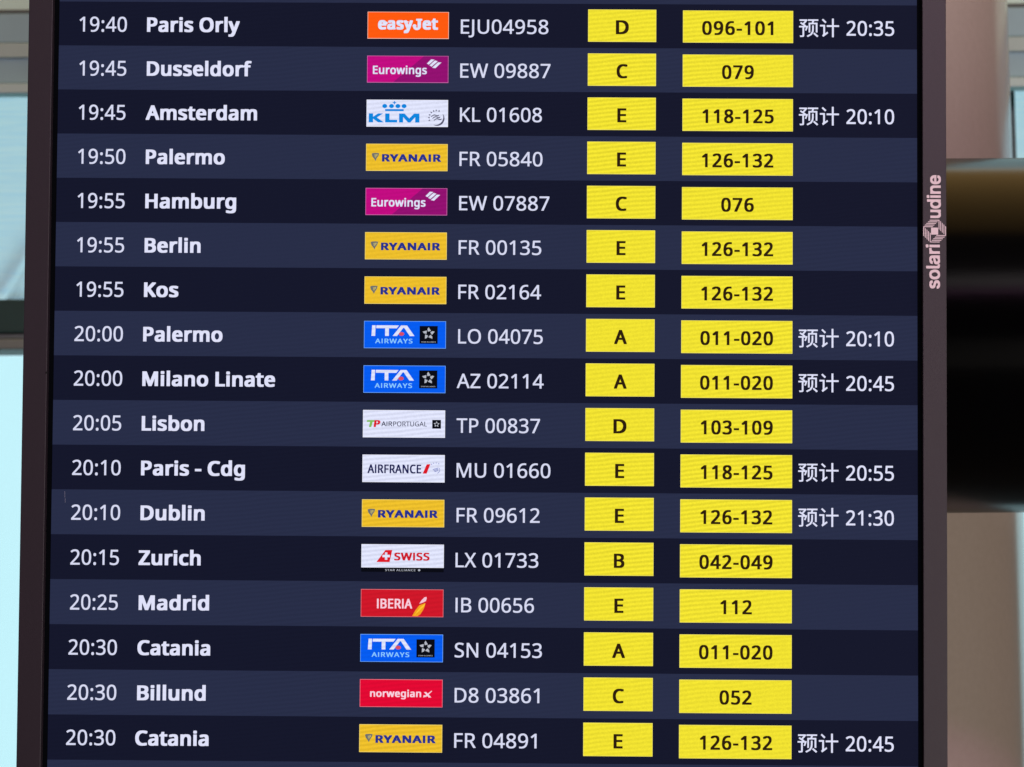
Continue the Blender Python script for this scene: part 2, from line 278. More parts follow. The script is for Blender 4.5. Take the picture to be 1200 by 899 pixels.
  's': [522,[260,-12,207,-8,160,5,120,25,88,54,65,91,51,135,134,152,150,113,177,86,214,70,259,65,310,71,349,89,375,116,383,147,378,173,363,194,338,210,303,222,213,243,149,265,103,297,76,339,67,391,73,435,93,474,124,505,164,529,213,544,267,549,319,545,363,532,399,512,427,485,463,414,383,396,369,425,347,451,314,469,268,475,223,470,187,453,163,427,155,396,161,369,177,348,245,319,328,299,392,277,438,245,464,203,473,152,467,107,446,67,414,34,371,9,319,-6]],
  'o': [593,[296,-12,227,-3,167,23,117,66,80,121,57,190,49,268,57,347,80,416,117,472,167,514,227,541,296,549,366,541,427,514,476,472,514,416,537,347,545,268,537,190,514,121,476,66,427,23,366,-3],[296,66,346,73,386,94,417,126,439,168,452,216,456,268,452,320,439,369,417,411,386,443,346,464,296,471,247,464,207,443,177,411,155,369,142,321,138,268,142,216,155,168,177,126,207,94,247,73]],
  'l': [270,[199,-3,144,5,106,29,83,68,75,121,75,727,162,727,162,141,172,89,186,78,209,74,229,75,242,78,258,4,231,-1]],
  'a': [556,[228,-12,179,-7,135,7,97,31,68,64,50,105,43,154,48,197,62,230,83,256,111,276,179,301,255,314,334,324,379,336,390,347,394,364,394,367,381,424,343,460,280,473,213,461,168,430,143,391,59,416,81,460,112,495,149,520,190,536,277,549,342,542,408,515,437,491,461,458,476,414,481,359,481,0,395,0,395,74,389,74,360,35,308,1],[243,65,288,70,326,84,355,106,376,133,389,164,394,197,394,271,371,260,331,251,286,245,251,240,192,227,148,199,135,178,131,150,146,103,185,75]],
  'r': [370,[75,0,75,542,160,542,160,459,165,459,186,496,218,525,258,544,304,550,328,549,348,548,348,461,329,464,296,465,260,462,227,450,200,431,180,405,167,374,162,339,162,0]],
  'i': [238,[75,0,75,542,162,542,162,0],[120,633,96,637,77,650,63,668,59,690,63,713,77,732,96,744,120,748,143,744,163,732,176,713,181,690,176,668,163,650,143,637]],
  'u': [586,[261,-7,209,-2,164,15,127,44,99,84,81,136,75,199,75,542,162,542,162,206,171,149,196,107,235,81,286,72,323,76,356,89,384,109,405,138,419,175,423,218,423,542,510,542,510,0,426,0,426,131,439,131,409,67,367,24,318,1]],
  'd': [606,[279,-12,215,-3,159,23,113,65,78,121,56,190,49,270,56,350,78,418,113,474,160,515,216,541,280,549,325,545,362,533,411,494,438,456,444,456,444,727,531,727,531,0,447,0,447,84,438,84,410,45,361,5,325,-7],[292,67,338,73,376,93,406,124,428,164,441,214,445,271,441,327,428,376,407,416,376,446,338,465,292,471,245,465,207,445,177,414,155,373,142,325,138,271,142,216,155,167,177,125,207,94,246,74]],
  'n': [586,[162,324,162,0,75,0,75,542,160,542,160,411,146,411,177,475,217,517,267,541,325,549,377,544,422,527,459,498,487,458,504,407,510,343,510,0,423,0,423,336,415,393,390,435,351,462,300,470,263,466,230,454,202,433,181,404,167,368]],
  'e': [577,[303,-12,230,-3,167,23,117,65,80,121,56,189,49,267,56,345,79,414,116,471,164,514,224,540,293,549,380,535,420,515,456,487,487,450,510,403,525,345,530,277,530,242,107,242,107,316,483,316,443,289,438,339,425,384,404,421,375,448,338,466,293,472,248,466,209,448,178,420,156,385,142,345,137,302,137,254,142,198,158,152,183,115,216,88,256,71,303,66,363,75,408,104,437,151,522,130,505,90,479,56,445,28,404,6,356,-7]],
  'w': [810,[197,0,32,542,124,542,191,305,220,195,250,59,236,59,265,192,295,305,360,542,452,542,517,305,545,194,575,59,559,59,590,193,620,305,686,542,778,542,614,0,526,0,456,245,435,322,415,401,395,483,415,483,395,401,375,321,354,245,284,0]],
  'g': [607,[296,-215,240,-211,191,-200,118,-157,72,-99,145,-58,174,-94,221,-126,296,-139,356,-131,403,-107,435,-67,445,-8,445,98,438,98,410,59,361,22,324,11,279,7,217,15,161,38,114,76,79,129,56,195,49,273,56,352,79,419,114,474,161,515,217,541,280,549,326,545,362,533,412,494,440,456,447,456,447,542,532,542,532,-13,524,-77,501,-128,463,-167,415,-194,358,-210],[293,84,339,90,377,107,407,135,429,173,442,220,446,275,442,330,429,377,407,416,377,446,339,465,293,471,246,465,207,445,177,415,155,375,142,328,138,275,142,222,155,175,177,137,208,108,246,90]],
  'H': [739,[86,0,86,727,178,727,178,413,561,413,561,727,653,727,653,0,561,0,561,331,178,331,178,0]],
 },
 'cjk': {
  '预': [1000,[670,495,670,295,655,185,583,73,410,-21,456,-75,643,34,724,163,741,294,741,495],[725,88,908,-79,960,-26,775,134],[88,608,282,470,38,470,38,403,203,403,203,10,184,-7,72,-6,96,-78,238,-65,267,-39,275,8,275,403,382,403,326,256,383,241,467,460,420,473,409,470,341,470,361,496,270,562,360,656,437,764,391,796,378,792,59,792,59,725,328,725,218,598,129,656],[500,628,500,152,570,152,570,559,846,559,846,154,919,154,919,628,724,628,759,728,959,728,959,796,464,796,464,728,677,728,652,628]],
  '计': [1000,[137,775,295,617,346,673,186,823],[46,526,46,452,205,452,205,93,187,39,155,8,196,-61,429,116,404,182,281,98,281,526],[626,837,626,508,372,508,372,431,626,431,626,-80,705,-80,705,431,959,431,959,508,705,508,705,837]],
 },
}
GLYPHS['noto']['I'] = [272, [92,0,180,0,180,714,92,714]]      # plain stroke, as on the display
CAP = {'noto': 714, 'inter': 727, 'cjk': 880}
def layout(text, font='noto', bold=(0,0), spacing=0):
    """list of glyphs, each a list of contours, in em units / 1000"""
    x = 0; out = []
    for ch in text:
        if ch == ' ': x += 265+spacing; continue
        f = font if ch in GLYPHS[font] else ('cjk' if ch in GLYPHS['cjk'] else 'noto')
        g = GLYPHS[f][ch]; cs = [list(zip(c[0::2], c[1::2])) for c in g[1:]]
        ox, oy = bold; x += ox*.5
        # a heavier cut: the outline repeated a hair to each side, so stems and bars thicken
        shifts = [(0,0)] if not ox else ([(-ox,-oy),(ox,-oy),(ox,oy),(-ox,oy)] + ([(0,-oy),(0,oy),(-ox,0),(ox,0),(0,0)] if ox > 38 else []))
        for dx, dy in shifts:
            out.append([[(px+x+dx, py+dy) for px, py in c] for c in cs])
        x += g[0]+spacing+ox*.6
    return out
def put(pr, glyphs, x0, x1, zb, cap_h, m, layer, font='noto', boldy=0, shear=0, rot=None):
    xs = [p[0] for g in glyphs for c in g for p in c]; a, b = min(xs), max(xs)
    sx = (x1-x0)/(b-a); sy = cap_h/(CAP[font]+2*boldy)
    for n, g in enumerate(glyphs):
        cs = []
        for c in g:
            q = [(x0+(px-a)*sx+shear*(py)*sy, zb+(py+boldy)*sy) for px, py in c]
            if rot: q = [rot(*p) for p in q]
            cs.append(q)
        pr.polys(cs, m, layer+(n % 9)*.03)

# colours of the display
BAND_DARK = [lit((19,22,42), .18)]*2
BAND_LIGHT = [lit((39,45,71), .25)]*2
WHITE = lit((224,226,250), .16); SOFT = lit((216,219,243), .2)
YELLOW = lit((240,225,48), .62); YEDGE = lit((248,236,110), .2); INK = lit((42,26,10), .3)
ORANGE = lit((255,90,12), .2); MAGENTA = lit((193,8,128), .35); PLUM = lit((146,14,112), .35); PALE = lit((222,226,250), .5)
KBLUE = lit((8,134,222), .2); GOLD = lit((236,190,42), .5); NAVY = lit((36,50,140), .3); BLUE = lit((2,92,240), .25)
SKYB = lit((140,205,255), .2); BLACK = lit((6,8,18), .2); GREY = lit((180,184,196), .2); CORAL = lit((214,80,100), .2)
GREEN = lit((130,190,90), .2); RED = lit((220,22,38), .2); SRED = lit((206,22,40), .3); NRED = lit((226,6,50), .3)
SLATE = lit((86,86,110), .2); INKN = lit((28,32,84), .2); LILAC = lit((112,122,190), .2); PINK = lit((246,196,214), .2)
AMBER = lit((246,160,30), .2); GREYT = lit((52,54,76), .2); HARP = lit((110,112,110), .2)
HALO = lit((250,196,176), .2)

# ------------------------------------------------------------------ the departure board
board = empty('departure_board', mat=BOARD, category='information display',
    label='tall dark departure board listing flights in white letters with yellow gate boxes')
V0, V1 = -3, 20
XL, XR = -.5*BW, .5*BW
FRAME = solid('painted_frame', (.0158,.0108,.0156), rough=.5, bump=.07, bscale=1400, var=.10, spec=.35)
GAP = solid('black_gasket', (.002,.002,.002), rough=.6, spec=.2)
# frame bars: measured at the middle of the picture
xfo_l = XL - 34.0*PX; xfi_l = XL - 5.9*PX; xfi_r = XR + 4.6*PX; xfo_r = XR + 32.4*PX
ztop, zbot = rowz(V0)+.006, rowz(V1)-.006
YF = -.006
bm = bmesh.new()
bm_box(bm, xfo_l, xfi_l, YF, .075, zbot-.019, ztop+.019, .0005)
fr_l = link('side_bar', bm_mesh(bm, 'side_bar'), FRAME, board)
bm = bmesh.new()
bm_box(bm, xfi_r, xfo_r, YF, .075, zbot-.019, ztop+.019, .0005)
fr_r = link('side_bar', bm_mesh(bm, 'side_bar'), FRAME, board, label='right side bar carrying the maker name lettering')
box('top_bar', xfi_l, xfi_r, YF+.0005, .075, ztop, ztop+.0185, FRAME, board, .0012)
box('bottom_bar', xfi_l, xfi_r, YF+.0005, .075, zbot-.0185, zbot, FRAME, board, .0012)
box('back_casing', xfi_l, xfi_r, .004, .074, zbot, ztop, GAP, board)
box('screen_glass', xfi_l+.0002, xfi_r-.0002, .0004, .003, zbot, ztop, lit((2,3,5), .3), board)
# maker's name, read upwards on the right bar
ms = solid('name_print', (.62,.50,.53), rough=.6)
pr = Print()
def rotname(px0, py0):
    # text runs upwards: local x -> up, local up -> left
    bx, bz = B(px0, py0)
    return lambda x, z: (bx - z, bz + x)
g = layout('solari', 'inter', (30,22), -38)
put(pr, g, 0, 51.8*PX, 0, 16.0*PX, ms, 0, 'inter', 22, rot=rotname(1099.6, 339.3))
g = layout('udine', 'inter', (30,22), -38)
put(pr, g, 0, 50.4*PX, 0, 16.0*PX, ms, 0, 'inter', 22, rot=rotname(1100.6, 256.9))
cx, cz = B(1093.4, 272.0); U = PX
pr.rect(cx-4.1*U, cz-4.1*U, cx+4.1*U, cz+4.1*U, ms, 0)
for q in range(4):                             # a pinwheel of thin strokes cut to an octagon
    ca, sa = math.cos(q*math.pi/2), math.sin(q*math.pi/2)
    for k in range(5):
        y0 = 13.2-k*1.9; y1 = y0-.95
        xa = -5.2-(k*1.9) if k else -5.4
        xa = max(-13.2+ (0 if y0 < 5.4 else (y0-5.4)), -13.2)
        xb = 4.6 - (13.2-y0)*.95 + 1.0
        pts = [(xa, y0), (xb, y0), (xb-.8, y1), (xa-.8 if xa > -13 else xa, y1)]
        pr.polys([[(cx+(x*ca-y*sa)*U, cz+(x*sa+y*ca)*U) for x, y in pts]], ms, 0)
nm = pr.build('maker_name', fr_r); nm.location = (0, YF-.0003, 0)
# small chip on the left bar beside the screen
nx, nz = B(56.6, 437.2)
box('chip_mark', nx-1.2*PX, nx+1.3*PX, YF-.0004, YF+.0003, nz-.9*PX, nz+.9*PX, GAP, fr_l)

# bands of the page that carry no flight in view
def band(i, parent, name='row_band'):
    p = Print(); m = (BAND_DARK if i % 2 == 0 else BAND_LIGHT)[0]
    p.rect(XL, rowz(i), XR, rowz(i+1), m, 0)
    return p
for i in list(range(V0, 0)) + list(range(17, V1)):
    band(i, board).build('row_band', board)

# ---- airline plates: local units are photo pixels, 96 wide and 32 high, y downwards
class Plate:
    def __init__(s, pr, x0, z0, k, n=0): s.pr, s.x0, s.z0, s.k = pr, x0, z0, k
    def P(s, x, y): return (s.x0+x*s.k, s.z0-y*s.k)
    def poly(s, pts, m, layer=3): s.pr.polys([[s.P(*p) for p in pts]], m, layer)
    def rect(s, x0, y0, x1, y1, m, layer=3): s.poly([(x0,y0),(x1,y0),(x1,y1),(x0,y1)], m, layer)
    def ell(s, cx, cy, rx, ry, m, layer=3, n=20): s.poly([(cx+rx*math.cos(2*math.pi*i/n), cy+ry*math.sin(2*math.pi*i/n)) for i in range(n)], m, layer)
    def arc(s, cx, cy, r0, r1, a0, a1, m, layer=3, n=14, taper=False):
        o = []; q = []
        for i in range(n+1):
            t = i/n; a = R(a0+(a1-a0)*t); kk = math.sin(math.pi*t)*.85+.15 if taper else 1
            rm = (r0+r1)/2; h = (r1-r0)/2*kk
            o.append((cx+(rm+h)*math.cos(a), cy-(rm+h)*math.sin(a))); q.append((cx+(rm-h)*math.cos(a), cy-(rm-h)*math.sin(a)))
        s.poly(o+q[::-1], m, layer)
    def text(s, t, x0, x1, base, cap, m, font='noto', bold=(0,0), spacing=0, layer=3, shear=0):
        X0, Z = s.P(x0, base); X1, _ = s.P(x1, base)
        put(s.pr, layout(t, font, bold, spacing), X0, X1, Z, cap*s.k, m, layer, font, bold[1], shear)
    def base(s, m, edge, h=32):
        s.rect(0, 0, 96, h, edge, 1); s.rect(.55, .55, 95.45, h-.55, m, 2)
def star(pl, cx, cy, r, m):
    for q in range(5):
        a = R(90+72*q)
        ux, uy = math.cos(a), -math.sin(a); vx, vy = -uy, ux
        tip = (cx+ux*r, cy+uy*r); lo = r*.42; hw = r*.30
        sk = .22*r
        pl.poly([tip, (cx+ux*lo+vx*(hw+sk*.3), cy+uy*lo+vy*(hw+sk*.3)), (cx+ux*(lo*.75)-vx*hw*.45, cy+uy*(lo*.75)-vy*hw*.45), (cx+ux*(r*.72)-vx*hw*.62, cy+uy*(r*.72)-vy*hw*.62)], m, 4)
def logo_orange(p):
    p.base(ORANGE, HALO)
    glyph = dict(bold=(52,38), spacing=-2)
    p.text('easy', 12.4, 53.6, 21.2, 14.2, PALE, **glyph)
    p.text('et', 65, 83.2, 21.2, 14.2, PALE, **glyph)
    # capital J with slab top and ball end
    p.rect(57.4, 8.4, 64.6, 10.6, PALE, 4); p.rect(59.2, 8.4, 63.2, 18.5, PALE, 5)
    p.arc(58.4, 17.4, 1.6, 4.7, -180, 0, PALE, 6); p.ell(55.6, 17.2, 2.3, 2.1, PALE, 7)
    # slab serifs and ball terminals of the fat face
    p.ell(45.6, 23.2, 2.2, 1.7, PALE, 4); p.rect(44.2, 11.4, 48.4, 12.9, PALE, 4)
    p.rect(30.3, 19.4, 33.2, 21.2, PALE, 5); p.ell(22.2, 13.6, 1.7, 1.6, PALE, 5); p.rect(79.5, 19.3, 83.3, 21.3, PALE, 5)
def logo_magenta(p):
    p.base(MAGENTA, lit((205,110,175), .2))
    p.poly([(67,.55),(95.45,.55),(95.45,31.45),(31,31.45)], PLUM, 3)
    p.text('Eurowings', 7, 70.6, 22, 9.9, PALE, bold=(30,22), layer=4)
    for pts in ([(70.6,9.4),(75.6,4.3),(79.6,4.7),(72.9,10.7)], [(73.6,11.6),(80,5.6),(83.4,6.6),(76.3,13)],
                [(76.8,14.2),(83.8,7.8),(87.8,8),(80.6,14.9)]):
        p.poly(pts, PALE, 5)
def skyring(p, cx, cy, r, m, letters=True):
    p.arc(cx, cy, r-2.2, r, -112, 32, m, 3, taper=True)
    if letters:
        for i, a in enumerate((200, 178, 156, 134, 112, 92, 70)):
            a = R(a); x, y = cx+(r-1)*math.cos(a), cy-(r-1)*math.sin(a)
            tx, ty = -math.sin(a), -math.cos(a); nx_, ny_ = math.cos(a), -math.sin(a)
            q = [(-.95,-.95),(.95,-.95),(.95,-.3),(.35,-.2),(.5,1),(-.5,1),(-.35,-.2),(-.95,.1)]
            p.poly([(x+u*tx+v*nx_, y+u*ty+v*ny_) for u, v in q], m, 3)
    for j in range(3):                       # three slanting ribbons
        y = cy-2.6+j*2.3; x = cx-6.2+j*1.6
        up = [(x+t*1.15, y-.9*math.sin(t*.8-.7)-t*.22) for t in range(9)]
        p.poly(up + [(a, b+1.2) for a, b in up[::-1]], m, 3+j)
def logo_crown(p):
    p.base(PALE, lit((238,240,255), .1))
    K = KBLUE; t, b = 16.4, 27
    p.poly([(2.7,t),(7.8,t),(7.8,20.4),(13.6,t),(19.6,t),(12.2,21.2),(20.6,b),(13.8,b),(7.8,22.7),(7.8,b),(2.7,b)], K)
    p.poly([(22,t),(27.2,t),(27.2,23.9),(36.2,23.9),(36.2,b),(22,b)], K)
    p.poly([(38.4,b),(38.4,t),(44.8,t),(50.4,22.2),(56,t),(62.4,t),(62.4,b),(57.4,b),(57.4,20.6),(51.8,b),(49,b),(43.2,20.6),(43.2,b)], K)
    for x in (21.4, 29.4, 36.9, 44.2): p.ell(x, 7.6, 2.9, 2.5, K)
    p.rect(21.9, 11.2, 43.8, 13.6, K)
    p.rect(30.8, 3.1, 35, 4.2, K, 4); p.rect(32.3, 1.8, 33.5, 5.6, K, 5)
    skyring(p, 82.4, 21.4, 9.9, SLATE)
def logo_gold(p):
    p.base(GOLD, lit((248,222,120), .2))
    p.text('RYANAIR', 18.8, 88.4, 21.2, 8.9, NAVY, bold=(58,32), spacing=18)
    p.poly([(6.6,12),(8.2,11.1),(13,10.9),(15.5,11.3),(14.6,14.4),(12.2,18),(11.2,20.6),(10.2,18.6),(7.6,15.4)], HARP, 3)
    p.poly([(9.6,13),(13.4,12.4),(13.6,13.6),(11.4,17),(10.2,16)], lit((206,190,110), .2), 4)
    for k in range(3): p.poly([(9.4+k*1.3,12.8),(9.9+k*1.3,12.7),(11.3+k*.5,17.4),(11+k*.5,17.4)], HARP, 5)
def starbox(p, x0, y0, x1, y1, word=True):
    p.rect(x0, y0, x1, y1, BLACK, 3)
    cx, w_ = (x0+x1)/2, x1-x0
    star(p, cx, y0+(y1-y0)*(.43 if word else .5), w_*.35, GREY)
    if word: p.text('STAR ALLIANCE', x0+2.2, x1-2.2, y1-1.5, 1.2, GREY, bold=(30,10), spacing=60, layer=4)
def logo_blue(p):
    p.base(BLUE, lit((110,170,255), .2))
    p.poly([(9.6,5.2),(13.6,5.2),(13.2,17.6),(8.8,17.6)], PALE); 
    p.poly([(14.5,5.2),(41,5.2),(38.4,8.6),(29.2,8.6),(29.2,17.6),(24.8,17.6),(24.8,8.6),(14.3,8.6)], PALE)
    p.poly([(33.6,17.6),(43.4,5.2),(49.2,5.2),(46.8,8),(46,8),(38.8,17.6)], PALE)
    p.poly([(46.3,5.2),(50.4,5.2),(59.2,17.6),(53.8,17.6),(46.8,7.6)], PALE, 4)
    p.ell(44, 15.2, 3.2, 2.2, CORAL, 5)
    p.text('AIRWAYS', 13.2, 57, 26.2, 5.4, SKYB, bold=(22,14), spacing=70)
    starbox(p, 65.2, 5.6, 86.4, 26.5)
def logo_portugal(p):
    p.base(PALE, lit((238,240,255), .1))
    p.poly([(5,11.9),(15,11.9),(14.2,14),(11.4,14),(9.8,20),(7,20),(8.4,14),(4.4,14)], GREEN)
    p.text('P', 12.6, 19.8, 20, 8.1, RED, bold=(60,30), layer=4, shear=.12)
    p.text('AIR', 21.6, 34.4, 18.9, 5.6, GREYT, bold=(18,10))
    p.text('PORTUGAL', 35.4, 75, 18.9, 5.6, GREYT, bold=(8,5))
    starbox(p, 81, 11.2, 91.2, 21.4, False)
def logo_france(p):
    p.base(PALE, lit((238,240,255), .1))
    p.text('AIRFRANCE', 6, 68.6, 21.6, 10.2, INKN, bold=(34,18))
    p.poly([(70.4,21.8),(75,11),(79.4,10.6),(75,21.8)], RED)
    p.arc(86, 17.2, 4, 4.6, -70, 30, LILAC, 3)
    for a in (60, 84, 108, 130):
        x, y = 85.4+7.4*math.cos(R(a)), 16.6-7.4*math.sin(R(a)); p.poly([(x-.6,y-.6),(x+.6,y-.4),(x+.3,y+.6),(x-.3,y+.5)], LILAC)
    for j in range(3): p.poly([(82+j,16.6+j*1.3),(88.6,14.8+j*1.4),(88.8,15.5+j*1.4),(82.4+j,17.3+j*1.3)], LILAC, 3+j)
def logo_cross(p):
    p.rect(0, 0, 96, 27, lit((238,240,255), .1), 1); p.rect(.5, .5, 95.5, 26.6, PALE, 2); p.rect(0, 27, 96, 32, BLACK, 2)
    p.poly([(17.6,20.6),(28,6.7),(36,6.6),(32.9,20.6)], RED)
    p.rect(24.6, 12.2, 33.2, 15, PALE, 4); p.rect(27.5, 9.4, 30.3, 17.9, PALE, 5)
    p.text('SWISS', 38.2, 79.4, 18.6, 9, SRED, bold=(44,26))
    p.text('STAR ALLIANCE', 27.8, 63.2, 31, 2.3, GREY, bold=(20,6), spacing=70)
    p.ell(67.4, 29.8, 1.4, 1.2, GREY)
def logo_feather(p):
    p.base(SRED, lit((232,120,130), .2))
    p.text('IBERIA', 18.8, 59.8, 22.2, 11.2, lit((250,206,222), .2), bold=(34,16))
    p.poly([(68,16.6),(70.6,12.4),(74,9),(76.4,8.6),(76.6,10.6),(75.6,13.4),(72,15.2)], PINK)
    p.poly([(59.8,30.8),(63.6,24),(68,18.4),(75.2,15.6),(73.4,22),(69.6,28.4),(66,31)], AMBER)
    p.poly([(61.8,30.6),(68,22),(75,15.9),(74,19),(66,26.6)], lit((252,200,50), .2), 4)
def logo_red(p):
    p.base(NRED, lit((240,120,140), .2))
    p.text('norwegian', 12, 71.2, 20.3, 8.3, lit((250,210,226), .2), 'noto', bold=(34,24))
    w_ = lit((250,210,226), .2)
    p.poly([(73.6,20.6),(77.4,19.6),(84,13.2),(83,12.8),(76.4,18.2),(74,18)], w_)
    p.poly([(74.4,14.4),(77,14.2),(83,20.4),(80,20.6)], w_, 4)

ROWS = [  # time, its left/right, place, l, r, plate, flight, l, r, zone, counters, l, r, expected
 ('19:40',93.3,148.7,'Paris Orly',172.3,280.9,logo_orange,'EJU04958',540,642.6,'D','096-101',822.7,906.2,'20:35'),
 ('19:45',93,148,'Dusseldorf',172,294.7,logo_magenta,'EW 09887',539.3,645,'C','079',846,883.3,None),
 ('19:45',92.3,147,'Amsterdam',170.7,301.2,logo_crown,'KL 01608',538.9,635,'E','118-125',823,906.6,'20:10'),
 ('19:50',91.5,147,'Palermo',170.8,263.4,logo_gold,'FR 05840',538.4,635.7,'E','126-132',822.4,906.2,None),
 ('19:55',91,146,'Hamburg',170.2,276.7,logo_magenta,'EW 07887',538,643.7,'C','076',845,883.3,None),
 ('19:55',90.3,145.4,'Berlin',169.4,235,logo_gold,'FR 00135',537.4,634.3,'E','126-132',822,906,None),
 ('19:55',89.5,144.6,'Kos',168.7,209,logo_gold,'FR 02164',537,634,'E','126-132',821.6,905.8,None),
 ('20:00',87.2,144,'Palermo',167.7,260.7,logo_blue,'LO 04075',536.8,636,'A','011-020',820.6,905.8,'20:10'),
 ('20:00',86.5,143.2,'Milano Linate',166.7,322.3,logo_blue,'AZ 02114',535.2,637,'A','011-020',820.2,905.6,'20:45'),
 ('20:05',85.6,142,'Lisbon',166,239.5,logo_portugal,'TP 00837',535,632.7,'D','103-109',821,905.5,None),
 ('20:10',84.5,141.4,'Paris - Cdg',165.2,287,logo_france,'MU 01660',535,645,'E','118-125',820.9,905.2,'20:55'),
 ('20:10',83.4,140.8,'Dublin',164.6,239.8,logo_gold,'FR 09612',535,632.4,'E','126-132',820.6,905,'21:30'),
 ('20:15',82.4,139.3,'Zurich',162.3,235.1,logo_cross,'LX 01733',533.8,630.8,'B','042-049',819.4,905.3,None),
 ('20:25',82,138,'Madrid',162.4,245,logo_feather,'IB 00656',533.8,625.7,'E','112',844,881,None),
 ('20:30',80.2,137,'Catania',161,246.3,logo_blue,'SN 04153',532.8,635,'A','011-020',819,905.2,None),
 ('20:30',78.8,136.3,'Billund',160.6,241,logo_red,'D8 03861',532.7,632,'C','052',843,880.7,None),
 ('20:30',77.5,135.2,'Catania',158.4,244.4,logo_gold,'FR 04891',532.2,628.7,'E','126-132',820,904.8,'20:45'),
]
LW = {'D':15.3,'C':13,'E':10.6,'A':15,'B':12.3}
GIVE = {logo_orange:'orange', logo_magenta:'magenta', logo_crown:'white crowned', logo_gold:'golden yellow', logo_blue:'bright blue',
        logo_portugal:'white', logo_france:'white', logo_cross:'white red-tailed', logo_feather:'red', logo_red:'plain red'}
for i, (tm, tl, tr, place, pl_, pr_, logo, fl, fl0, fl1, zone, cnt, c0, c1, exp) in enumerate(ROWS):
    yrow = 1+i*52.4
    m = (BAND_DARK if i % 2 == 0 else BAND_LIGHT)[1]
    p = Print(); p.rect(XL, rowz(i), XR, rowz(i+1), m, 0)
    row = p.build('flight_row', board, label='%s %s row with a %s airline plate' % (tm, place, GIVE[logo]))
    def zf(f): return rowz(i+f)
    def X(px, f): 
        # pixel x in this row -> board x
        return B(px, 1.2+i*52.25+f*52+ (px-70)*.0052)[0]
    # time
    p = Print(); put(p, layout(tm, 'noto', (8,6)), X(tl,.68), X(tr,.68), zf(.686-.0008*i), .338*RH, SOFT, 1, boldy=6)
    p.build('time_text', row)
    p = Print(); put(p, layout(place, 'noto', (42,24), -6), X(pl_,.68), X(pr_,.68), zf(.684-.0008*i), .328*RH, WHITE, 1, boldy=24)
    p.build('destination_text', row)
    p = Print(); put(p, layout(fl, 'noto', (8,6)), X(fl0,.68), X(fl1,.68), zf(.692-.0015*i), .322*RH, SOFT, 1, boldy=6)
    p.build('flight_number_text', row)
    # airline plate
    lx0 = X(430.8-.61*i, .5); lx1 = X(526.0-.49*i, .5)
    k = (lx1-lx0)/96; p = Print(); logo(Plate(p, lx0, zf(.203-.0024*i), k)); p.build('airline_plate', row)
    # zone plate
    x0, x1 = X(689.2-.36*i, .5), X(769-.27*i, .5); z0, z1 = zf(.127-.0022*i), zf(.860-.0020*i)
    p = Print(); p.rect(x0, z1, x1, z0, YEDGE, 1); e = .5*PX; p.rect(x0+e, z1+e, x1-e, z0-e, YELLOW, 2)
    mid = (x0+x1)/2 + .2*PX; hw = LW[zone]/2*PX
    put(p, layout(zone, 'noto', (38,20)), mid-hw, mid+hw, zf(.69-.0022*i), .318*RH, INK, 3, boldy=20)
    p.build('zone_plate', row)
    # counter plate
    x0, x1 = X(800.3-.29*i, .5), X(929.4-.12*i, .5); z0, z1 = zf(.14-.001*i), zf(.868-.0004*i)
    p = Print(); p.rect(x0, z1, x1, z0, YEDGE, 1); p.rect(x0+e, z1+e, x1-e, z0-e, YELLOW, 2)
    put(p, layout(cnt, 'noto', (34,18), 30), X(c0,.6), X(c1,.6), zf(.695-.0018*i), .312*RH, INK, 3, boldy=18)
    p.build('counter_plate', row)
    if exp:
        q = layout('预计', 'cjk', (5,4))
        p = Print(); sx0, sx1 = X(936.4-.11*i,.6), X(983.2-.06*i,.6)
        put(p, q, sx0, sx1, zf(.695-.001*i)-.0, .405*RH, WHITE, 1, 'cjk', 4)
        put(p, layout(exp, 'noto', (9,7)), X(992-.06*i,.6), X(1047.8-.03*i,.6), zf(.695-.001*i), .332*RH, WHITE, 1, boldy=7)
        p.build('status_text', row)
# hair scratches on the glass near the left edge
sm = solid('scratch', (.22,.23,.30), rough=.5)
for (px, py, h) in ((76.6,576,7),(77.0,584,5)):
    x, z = B(px, py); box('scratch_mark', x, x+.35*PX, -.0022, -.0021, z-h*PX, z, sm, board)

# ------------------------------------------------------------------ black tube beside the board
TY = 2.05
tc_ = at(1150, 393.6, TY); tr_ = 208.6/F*(TY**2+0)**.5*1.0
steel, nt, N, L = new_mat('black_lacquer'); N.remove(N['Principled BSDF'])
lw = N.new('ShaderNodeLayerWeight'); lw.inputs[0].default_value = .5
pw = N.new('ShaderNodeMath'); pw.operation = 'POWER'; pw.inputs[1].default_value = 2.3; L.new(lw.outputs['Facing'], pw.inputs[0])
ad = N.new('ShaderNodeMath'); ad.operation = 'MULTIPLY_ADD'; ad.inputs[1].default_value = .42; ad.inputs[2].default_value = .0006; L.new(pw.outputs[0], ad.inputs[0])
gb = N.new('ShaderNodeBsdfGlossy'); gb.inputs['Roughness'].default_value = .2
db = N.new('ShaderNodeBsdfDiffuse'); db.inputs[0].default_value = (.0006,.0006,.0007,1)
tc = N.new('ShaderNodeTexCoord'); mp = N.new('ShaderNodeMapping'); mp.inputs['Scale'].default_value = (6,26,26); L.new(tc.outputs['Object'], mp.inputs[0])
n1 = N.new('ShaderNodeTexNoise'); n1.inputs['Scale'].default_value = 1; n1.inputs['Detail'].default_value = 6; L.new(mp.outputs[0], n1.inputs[0])
bu = N.new('ShaderNodeBump'); bu.inputs['Strength'].default_value = .12; bu.inputs['Distance'].default_value = .002; L.new(n1.outputs[0], bu.inputs['Height']); L.new(bu.outputs[0], gb.inputs['Normal'])
mx = N.new('ShaderNodeMixShader'); L.new(ad.outputs[0], mx.inputs[0]); L.new(db.outputs[0], mx.inputs[1]); L.new(gb.outputs[0], mx.inputs[2]); L.new(mx.outputs[0], N['Material Output'].inputs[0])
